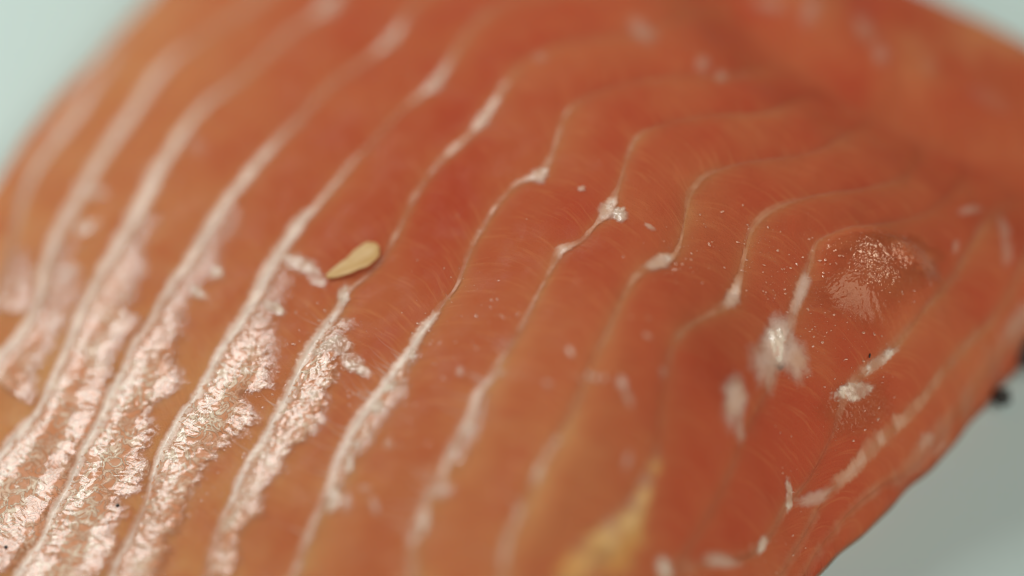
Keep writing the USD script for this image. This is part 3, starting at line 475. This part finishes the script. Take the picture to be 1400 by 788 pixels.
def flake_surface(i):
    """Vertices, texture coordinates (millimetres along and across) and tone of the block between curves i and i + 1."""
    A, B = curves[i], curves[i + 1]
    t = np.linspace(0, 1, NT)
    if i == 0:
        t = t ** 1.7
    if i == len(curves) - 2:
        t = 1 - (1 - t) ** 1.7
    xy = A[:, None] * (1 - t)[None, :, None] + B[:, None] * t[None, :, None]
    width = np.linalg.norm(B - A, axis=1)
    width = gaussian_filter(width, 4)
    # fibres bow the sheet a little and waver
    x, y = xy[..., 0], xy[..., 1]
    z = sample(BIG, x, y)
    along = np.concatenate([[0], np.cumsum(np.linalg.norm(np.diff((A + B) / 2, axis=0), axis=1))])
    w = t[None] * width[:, None]
    wr = (1 - t)[None] * width[:, None]
    near = zones(-y - 0.35 * x, -8, 22) * (1 - zones(x, 5, 16))         # towards the thin near left of the fillet
    s = np.linspace(0, 1, NS)[:, None]
    amp = np.minimum(width / 4.0, 1)[:, None]
    upper = (0.3 + 0.7 * zones(s, 0.28, 0.45)) * (1.0 if i < 9 else 0.45)
    bulge = 0.42 * upper * amp * (1 - (2 * t[None] - 1) ** 4)
    seam = -0.035 * upper * amp * (np.exp(-((w / 0.22) ** 2)) + np.exp(-((wr / 0.22) ** 2)))
    step = (-0.03 * zones(s, 0.02, 0.12) * (1 - zones(s, 0.30, 0.40)) * (t[None] - 0.5) - 0.42 * near * zones(s, 0.34, 0.5) * 0.8 * np.sin(np.pi * np.clip(t[None] * 1.25 - 0.25, 0, 1)) ** 2) * amp
    level = i + t[None] + 0 * x                         # runs on from block to block, so that neighbours meet
    lump = 0.6 * (meshkit.fbm(np.stack([x / 6, y / 6, level * 0.6], -1), 3, 5) - 0.5) + 0.12 * (meshkit.fbm(np.stack([x / 1.1, y / 1.1, level * 0.8], -1), 3, 9) - 0.5)
    fib = along[:, None] * 1.0 + 0.9 * np.sin(np.pi * t[None]) * np.sign(np.sin(i * 2.1) + 1.2) + 0.6 * (meshkit.fbm(np.stack([x / 3, y / 3, 0 * x + i], -1), 2, 2) - 0.5)
    ridges = (0.008 + 0.024 * near) * (meshkit.noise(np.stack([fib * 2.2, w * 0.25, 0 * w + i * 11.7], -1), 4) - 0.5)
    plateau = 1.35 * np.exp(-(((x - 31.2) / 5.2) ** 2 + ((y - 2.2) / 3.7) ** 2) ** 3)
    relief = plateau + bulge + seam + step + lump + ridges
    soft = zones(z, 0.3, 2.5)
    z = np.maximum(z + relief * soft, 0.2)
    inner = np.minimum(w, wr)
    none = np.zeros(NS)
    da = lines[i - 1][:, 4] if i > 0 else none
    db = lines[i][:, 4] if i < len(lines) else none
    margin = np.exp(-w / (0.6 + 0.5 * near)) * da[:, None] + np.exp(-wr / (0.6 + 0.5 * near)) * db[:, None]
    pale = margin * 0.6 + 0.16 * np.exp(-w / 2.2) * zones(s, 0.02, 0.1) * (1 - zones(s, 0.26, 0.36)) + 0.48 * near * (0.35 + 0.65 * (1 - t[None])) + 0.55 * zones(-x, 8, 42)  # second term paints the lighter shading of the stepped far rims into the colour
    pale = np.clip(pale * (0.5 + 1.0 * meshkit.fbm(np.stack([x / 2.2, y / 2.2, 0 * x + 40 + i], -1), 4, 3)), 0, 1)
    deep = np.clip(meshkit.fbm(np.stack([x / 5, y / 5, 0 * x + 90 + 5 * i], -1), 3, 7) * 1.5 - 0.25, 0, 1)
    uv = np.stack([fib, w], -1)
    film = np.stack([pale, deep, soft * 0 + near], -1)
    return np.stack([x, y, z], -1), uv, film, near


def solid(P, uv, film):
    """Closes a top surface into a solid down to the table."""
    a, b = P.shape[:2]
    v = P.reshape(-1, 3)
    ring = np.concatenate([np.arange(b), np.arange(1, a) * b + b - 1, (a - 1) * b + np.arange(b - 2, -1, -1), np.arange(a - 2, 0, -1) * b])
    top = tris(grid_faces(a, b))
    n = len(v)
    low = v[ring].copy()
    low[:, 2] = np.minimum(0.12, low[:, 2] - 0.05)
    dup = v[ring].copy()
    m = len(ring)
    k, k1 = np.arange(m), (np.arange(m) + 1) % m
    wall = tris(np.stack([n + k, n + k1, n + m + k1, n + m + k], 1))
    lowtop = v.copy()
    lowtop[:, 2] = np.minimum(0.12, v[:, 2] - 0.05)
    coarse_i, coarse_j = np.unique(np.r_[np.arange(0, a, 20), a - 1]), np.unique(np.r_[np.arange(0, b, 16), b - 1])
    bot = P[np.ix_(coarse_i, coarse_j)].reshape(-1, 3).copy()
    bot[:, 2] = np.minimum(0.12, bot[:, 2] - 0.05)
    fb = tris(grid_faces(len(coarse_i), len(coarse_j), n + 2 * m))[:, ::-1]
    f = np.vstack([top, wall, fb])
    V = np.vstack([v, dup, low, bot])
    extra = np.concatenate([ring, ring, (coarse_i[:, None] * b + coarse_j[None]).ravel()])
    UV = np.vstack([uv.reshape(-1, 2), uv.reshape(-1, 2)[extra]])
    FI = np.vstack([film.reshape(-1, 3), film.reshape(-1, 3)[extra]])
    return V, f, UV, FI


def oriented(V, f, count):
    """Turns the faces over when the top looks down."""
    a = V[f[:count]]
    up = np.cross(a[:, 1] - a[:, 0], a[:, 2] - a[:, 0])[:, 2].sum()
    return f if up > 0 else f[:, ::-1]


tops = []
for i in range(len(curves) - 1):
    P, uv, film, near = flake_surface(i)
    V, f, UV, FI = solid(P, uv, film)
    f = oriented(V, f, 2 * (NS - 1) * (NT - 1))
    put(FILLET, "muscle_flake", V, f, FLESH, uv=UV, film=FI)
    tops.append(P.reshape(-1, 3))

# the narrow strip of belly beyond the groove
ga = even(cubic(GROOVE, 400), 400)
gb = edge_line((10.5, 66), (57, 25), (32, 53.5, True))
gb = even(gb, 400)
t = 1 - (1 - np.linspace(0, 1, NT)) ** 1.7
xy = ga[:, None] * (1 - t)[None, :, None] + gb[:, None] * t[None, :, None]
x, y = xy[..., 0], xy[..., 1]
z = sample(BIG, x, y)
lump = 0.9 * (meshkit.fbm(np.stack([x / 7, y / 7, 0 * x + 70], -1), 3, 5) - 0.5)
z = np.maximum(z + lump * zones(z, 0.3, 2.5), 0.2)
deep = np.clip(meshkit.fbm(np.stack([x / 5, y / 5, 0 * x + 190], -1), 3, 7) * 1.6 - 0.3, 0, 1)
pale = np.clip(meshkit.fbm(np.stack([x / 4, y / 9, 0 * x + 20], -1), 3, 17) * 1.2 - 0.42, 0, 0.45) * zones(t, 0.05, 0.5)[None]
V, f, UV, FI = solid(np.stack([x, y, z], -1), np.stack([x, y], -1), np.stack([pale, deep, 0 * x], -1))
f = oriented(V, f, 2 * 399 * (NT - 1))
put(FILLET, "belly_strip", V, f, FLESH, uv=UV, film=FI, label="strip of flesh beyond the groove at the far right")
tops.append(np.stack([x, y, z], -1).reshape(-1, 3))

# a thin dark rim where the flesh meets the table
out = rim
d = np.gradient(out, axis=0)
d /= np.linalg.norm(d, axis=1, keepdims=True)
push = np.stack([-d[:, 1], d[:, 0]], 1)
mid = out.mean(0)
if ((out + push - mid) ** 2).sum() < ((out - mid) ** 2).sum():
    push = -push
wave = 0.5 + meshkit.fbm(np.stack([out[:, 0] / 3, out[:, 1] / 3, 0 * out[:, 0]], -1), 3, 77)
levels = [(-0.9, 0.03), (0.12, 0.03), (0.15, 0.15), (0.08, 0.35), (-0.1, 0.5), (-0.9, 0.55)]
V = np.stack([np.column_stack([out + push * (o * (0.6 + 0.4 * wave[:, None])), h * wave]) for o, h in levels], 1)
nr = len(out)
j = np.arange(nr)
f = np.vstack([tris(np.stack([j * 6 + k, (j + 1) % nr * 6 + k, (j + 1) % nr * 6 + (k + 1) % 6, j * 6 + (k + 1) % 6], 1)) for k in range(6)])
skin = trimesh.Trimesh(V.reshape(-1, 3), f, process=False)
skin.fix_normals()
put(FILLET, "skin", skin.vertices, skin.faces, DARK_RIM, label="thin dark rim under the flesh")

# one height map of the finished surface: everything thin that lies on the fillet follows it
cloud = np.vstack(tops)
FX, FY, FC = int(160 / 0.2), int(165 / 0.2), 0.2
ix, iy = np.round((cloud[:, 0] - X0) / FC).astype(int), np.round((cloud[:, 1] - Y0) / FC).astype(int)
flat = ix * FY + iy
num = np.bincount(flat, cloud[:, 2], FX * FY).reshape(FX, FY)
den = np.bincount(flat, minlength=FX * FY).reshape(FX, FY).astype(float)
wide_n, wide_d = gaussian_filter(num, 2.0), gaussian_filter(den, 2.0)
FULL = np.where(den > 0, num / np.maximum(den, 1), wide_n / np.maximum(wide_d, 1e-9))
FULL = gaussian_filter(FULL, 0.6)


def height(x, y):
    return map_coordinates(FULL, [(np.asarray(x) - X0) / FC, (np.asarray(y) - Y0) / FC], order=1, mode="nearest")


def upright(x, y):
    e = 0.25
    n = np.stack([height(x - e, y) - height(x + e, y), height(x, y - e) - height(x, y + e), 2 * e + 0 * x], -1)
    return n / np.linalg.norm(n, axis=-1, keepdims=True)


def ribbon(parent, name, rows, material, lift, thick, across, per_mm, seed, rag=0.35, wrinkle=0.0, coarse=0.9, gaps=False, full=1.0, label=None, kind=None):
    """A thin sheet laid along a line on the fillet: rows of (x, y, width left, width right, density)."""
    r = np.array(rows, float)
    arc = np.concatenate([[0], np.cumsum(np.linalg.norm(np.diff(r[:, :2], axis=0), axis=1))])
    keep = np.concatenate([[True], np.diff(arc) > 1e-4])
    r, arc = r[keep], arc[keep]
    n = max(int(arc[-1] * per_mm), 8)
    q = np.linspace(0, arc[-1], n)
    r = np.stack([np.interp(q, arc, c) for c in r.T], 1)
    d = np.gradient(np.stack([gaussian_filter(r[:, 0], 0.5 * per_mm), gaussian_filter(r[:, 1], 0.5 * per_mm)], 1), axis=0)
    d /= np.maximum(np.linalg.norm(d, axis=1, keepdims=True), 1e-9)
    side = np.stack([-d[:, 1], d[:, 0]], 1)          # to the right of a line that runs towards the viewer
    w = np.linspace(-1, 1, across)
    sx = meshkit.fbm(np.stack([q / coarse, 0 * q + seed, 0 * q], -1), 3, 3) * 2 - 1
    sy = meshkit.fbm(np.stack([q / coarse, 0 * q + seed, 0 * q + 9], -1), 3, 5) * 2 - 1
    wl, wr = r[:, 2] * (1.25 + rag * sx), r[:, 3] * (1.25 + rag * sy)
    off = np.where(w[None] < 0, w[None] * wl[:, None], w[None] * wr[:, None])
    xy = r[:, None, :2] + side[:, None] * off[..., None]
    x, y = xy[..., 0], xy[..., 1]
    z = height(x, y)
    nn = upright(x, y)
    bump = lift + thick * (1 - w[None] ** 2)
    if wrinkle:
        px = np.stack([x, y, 0 * x + seed], -1)
        warp = meshkit.fbm(px / 0.9, 2, 21)[..., None] - 0.5
        ridge = 1 - np.abs(2 * meshkit.fbm(px / 0.55 + warp * 2.4, 2, 23) - 1) * 2.2
        bump = bump + wrinkle * np.clip(ridge, -0.3, 1) * (1 - np.abs(w[None])) ** 0.4
    P = np.stack([x, y, z], -1) + nn * bump[..., None]
    P[..., 2] = np.maximum(P[..., 2], 0.1)
    fade = np.clip(np.minimum(q, q[-1] - q) / 0.5, 0, 1)
    if gaps:
        broken = np.clip(2.3 * meshkit.fbm(np.stack([q / 1.3, 0 * q + seed * 3.3, 0 * q + 5], -1), 3, 12) - 0.45, 0.12, 1)
        solidity = zones(r[:, 4], 0.75, 0.95)
        r[:, 4] = r[:, 4] ** 1.1 * (solidity + (1 - solidity) * broken)
    film = np.stack([np.broadcast_to(np.clip((1 - np.abs(w)[None]) * full, 0, 1), x.shape), np.broadcast_to((r[:, 4] * fade)[:, None], x.shape), np.broadcast_to((zones(r[:, 2] + r[:, 3], 0.45, 1.35) * zones(r[:, 4], 0.3, 0.9))[:, None], x.shape)], -1)
    uv = np.stack([np.broadcast_to(q[:, None], x.shape), off + seed * 13.7], -1)
    f = tris(grid_faces(n, across))
    V = P.reshape(-1, 3)
    f = oriented(V, f, len(f))
    return put(parent, name, V, f, material, uv=uv.reshape(-1, 2), film=film.reshape(-1, 3), label=label, kind=kind)


def visible(rows):
    """The stretch of a line with some fat in it."""
    on = np.nonzero(rows[:, 4] > 0.04)[0]
    return rows[on[0]:on[-1] + 1]


for i, l in enumerate(lines):
    ribbon(FILLET, "fat_line", visible(l), FAT, 0.06, 0.07, 17, 9, i, gaps=i >= 5)
for k, (i, rows) in enumerate(MEMBRANES):
    r = np.array(rows)
    kk = np.concatenate([[0], np.cumsum(np.linalg.norm(np.diff(r[:, :2], axis=0), axis=1))])
    q = np.linspace(0, kk[-1], 300)
    ribbon(FILLET, "membrane", np.stack([PchipInterpolator(kk, c)(q) for c in r.T], 1), MEMBRANE, 0.015, 0.05, 64, 12, 50 + k, rag=0.45, wrinkle=0.075, coarse=2.2, full=1.35)


def patch(parent, name, e, material, lift, thick, seed, n=22, wrinkle=0.0, fine=0.35, label=None):
    """A thin rounded patch on the fillet: centre, two half axes, density."""
    cx, cy, ux, uy, vx, vy, o = e[:7]
    rad, ang = np.linspace(0, 1, n), np.linspace(0, 2 * np.pi, 3 * n, endpoint=False)
    wob = 1.25 + 0.55 * (meshkit.fbm(np.stack([2 * np.cos(ang), 2 * np.sin(ang), 0 * ang + seed * 3.7], -1), 3, 8) * 2 - 1)
    R = rad[:, None] * wob[None]
    a, b = R * np.cos(ang)[None], R * np.sin(ang)[None]
    x, y = cx + a * ux + b * vx, cy + a * uy + b * vy
    lay = lift + thick * (1 - rad[:, None] ** 2) + 0 * x
    if wrinkle:
        px = np.stack([x, y, 0 * x + seed], -1)
        lay = lay + wrinkle * (meshkit.fbm(px / fine, 2, 31) - 0.5) * (1 - rad[:, None] ** 2)
    P = np.stack([x, y, height(x, y)], -1) + upright(x, y) * lay[..., None]
    P[..., 2] = np.maximum(P[..., 2], 0.1)
    P = np.vstack([P[:1, :1].reshape(1, 3), P[1:].reshape(-1, 3)])
    m = 3 * n
    fan = np.stack([np.zeros(m, int), 1 + np.arange(m), 1 + (np.arange(m) + 1) % m], 1)
    f = [fan]
    for k in range(n - 2):
        p, q = 1 + k * m + np.arange(m), 1 + k * m + (np.arange(m) + 1) % m
        f.append(tris(np.stack([p, p + m, q + m, q], 1)))
    f = np.vstack(f)
    cov = np.concatenate([[1], np.repeat(1 - rad[1:], m)])
    film = np.stack([cov, 0 * cov + o, 0 * cov + 0.5], -1)
    f = oriented(P, f, len(f))
    return put(parent, name, P, f, material, film=film, uv=P[:, :2] + seed * 5.1, label=label)


for k, e in enumerate(BLOTCHES):
    kind = e[7]
    patch(FILLET, {"fat": "fat_spot", "film": "membrane_shred", "yellow": "yellow_fat"}[kind], e, {"fat": FATSOFT, "film": SHRED, "yellow": YELLOW}[kind], 0.06 + 0.003 * (k % 9), 0.10 if kind != "film" else 0.12, k, wrinkle=0.0 if kind == "yellow" else (0.25 if kind == "film" else 0.10))
for k, e in enumerate(SILVER):
    patch(FILLET, "silvery_film", e, SILVERY, 0.04, 0.05, 300 + k, n=[110, 90, 60, 90][k], wrinkle=0.14, fine=0.18)

# thin pale fibres that leave the fat lines
V, F, FI, UV, n = [], [], [], [], 0
for i, (lo, hi, count) in {5: (0.50, 0.62, 6), 6: (0.50, 0.80, 40), 7: (0.48, 0.82, 40), 8: (0.5, 0.7, 5)}.items():
    l = lines[i]
    for k in range(count):
        j = int(RNG.uniform(lo, hi) * NS)
        p = l[j, :2]
        d = l[min(j + 6, NS - 1), :2] - l[j - 6, :2]
        d /= np.linalg.norm(d)
        side = np.array([-d[1], d[0]])
        if side[0] > 0:
            side = -side
        length, curl = RNG.uniform(1.2, 4.6), RNG.uniform(0.3, 1.1)
        q = np.linspace(0, 1, 12)
        c = p + side * (q * length)[:, None] - d * (curl * length * 0.5 * q ** 1.6)[:, None]
        wd = RNG.uniform(0.04, 0.13) * (1 - q) ** 0.7 + 0.012
        nrm = np.array([-side[1], side[0]])
        rows = np.stack([c - nrm * wd[:, None], c, c + nrm * wd[:, None]], 1)
        z = height(rows[..., 0], rows[..., 1]) + np.array([0.02, 0.055, 0.02])
        V.append(np.concatenate([rows, z[..., None]], -1).reshape(-1, 3))
        f = tris(grid_faces(12, 3))
        F.append(oriented(V[-1], f, len(f)) + n)
        n += 36
        FI.append(np.stack([np.tile([0.4, 1, 0.4], 12), np.repeat(0.4 * (1 - 0.8 * q), 3), np.full(36, 0.5)], -1))
        UV.append(V[-1][:, :2])
put(FILLET, "pale_fibres", np.vstack(V), np.vstack(F), FATSOFT, uv=np.vstack(UV), film=np.vstack(FI), kind="stuff")

# fine beads of moisture
ball = trimesh.creation.icosphere(1)
V, F, n = [], [], 0
for cx, cy, ux, uy, vx, vy, count in BEADS:
    count = int(count * 0.6)
    a, b = RNG.normal(size=(2, count))
    x, y = cx + a * ux + b * vx, cy + a * uy + b * vy
    nn, z = upright(x, y), height(x, y)
    for k in range(count):
        r = 0.022 + 0.11 * RNG.random() ** 3.5
        sx, sy = RNG.uniform(0.8, 1.8), RNG.uniform(0.7, 1.1)
        th = RNG.uniform(0, np.pi)
        p = ball.vertices * [sx * r, sy * r, 0.42 * r]
        p = np.stack([p[:, 0] * math.cos(th) - p[:, 1] * math.sin(th), p[:, 0] * math.sin(th) + p[:, 1] * math.cos(th), p[:, 2]], 1)
        V.append(p + [x[k], y[k], z[k] + 0.012])
        F.append(ball.faces + n)
        n += len(p)
put(FILLET, "moisture_beads", np.vstack(V), np.vstack(F), BEAD, kind="stuff")

# ------------------------------------------------------------------ small loose things
def lump_mesh(center, r, seed, squash=0.8, detail=3):
    m = trimesh.creation.icosphere(detail)
    k = 0.62 + 0.76 * meshkit.fbm(m.vertices * 1.3 + seed, 3, seed)
    v = m.vertices * k[:, None] * r * [1, 1, squash]
    v[:, 2] -= v[:, 2].min()
    return v + center, m.faces


for k, (x, y, r) in enumerate(SPECKS):
    v, f = lump_mesh((x, y, float(height(np.array([x]), np.array([y]))[0]) + 0.05), r * (0.75 if k < 2 else 0.7), 60 + k, 0.6, 2)
    if k == 2:
        v = np.column_stack([x + (v[:, 0] - x) * 0.5 + (v[:, 1] - y) * 0.35, y + (v[:, 1] - y) * 1.6, v[:, 2]])
    p = put("/World", "dark_speck", v, f, DARK)
    tag(stage.GetPrimAtPath(p), ["tiny black speck on crinkled membrane beside a bare orange strip, lower left", "tiny black speck on crinkled membrane at the far lower left edge of the photo",
                                 "thin black speck beside the small whitish streak on the right slope of the salmon"][k], "speck")
for k, (x, y, r) in enumerate([(42.9, 1.1, 0.8), (46.0, 5.6, 1.7)]):
    v, f = lump_mesh((x, y, 0.0), r, 80 + k, 0.9, 3)
    p = put("/World", "dark_crumb", v, f, DARK)
    tag(stage.GetPrimAtPath(p), ["round blackish crumb on the table just off the right edge of the salmon", "dark crumb tight against the salmon where its side meets the photo's right border"][k], "crumb")

# a pale sliver lying across the flesh: a flat pod with one blunt end
a, b, c = (np.array(p) for p in ([-15.69,3.75,13.31],[-11.45,6.51,14.66],[-14.05,5.25,13.84]))
m = 40
q, phi = np.linspace(0, 1, m), np.linspace(0, 2 * np.pi, 24, endpoint=False)
ax = (b - a)[:2]
ln = np.linalg.norm(ax)
ax = ax / ln
sd = np.array([-ax[1], ax[0]])
half = 1.12 * np.sin(np.pi * np.clip(q * 0.70 + 0.03, 0, 1)) ** 0.8 * (1 - zones(q, 0.9, 1.0) * 0.45) * (1 + 0.10 * np.sin(9 * q + 1) + 0.03 * np.sin(23 * q))
cen = a[:2] + ax * (q * ln)[:, None] + sd * (-0.28 * np.sin(np.pi * q))[:, None]
x = cen[:, None, 0] + sd[0] * half[:, None] * np.cos(phi)[None]
y = cen[:, None, 1] + sd[1] * half[:, None] * np.cos(phi)[None]
base = np.linspace(height(*a[:2, None]), height(*b[:2, None]), m).reshape(m, 1)
base = gaussian_filter(height(cen[:, 0], cen[:, 1]), 6)[:, None]
z = base + 0.13 + 0.05 * np.sin(7 * q)[:, None] + (0.06 + 0.09 * half[:, None]) * np.sin(phi)[None] * (1 + 0.5 * np.sin(3 * np.cos(phi)[None] * 2 + 5 * q[:, None])) - 0.15 * np.cos(phi)[None] * half[:, None]
V = np.stack([x, y, z], -1).reshape(-1, 3)
V = np.vstack([V, [[*cen[0], base[0, 0] + 0.13], [*cen[-1], base[-1, 0] + 0.15]]])
i, j = np.meshgrid(np.arange(m - 1), np.arange(24), indexing="ij")
f = tris(np.stack([i * 24 + j, (i + 1) * 24 + j, (i + 1) * 24 + (j + 1) % 24, i * 24 + (j + 1) % 24], -1).reshape(-1, 4))
j = np.arange(24)
f = np.vstack([f, np.stack([np.full(24, m * 24), j, (j + 1) % 24], 1), np.stack([np.full(24, m * 24 + 1), (m - 1) * 24 + (j + 1) % 24, (m - 1) * 24 + j], 1)])
mm = trimesh.Trimesh(V, f, process=False)
mm.fix_normals()
p = put("/World", "pale_sliver", mm.vertices, mm.faces, SLIVER)
tag(stage.GetPrimAtPath(p), "pale straw yellow sliver like a grain of rice, lying on the salmon flesh", "sliver")
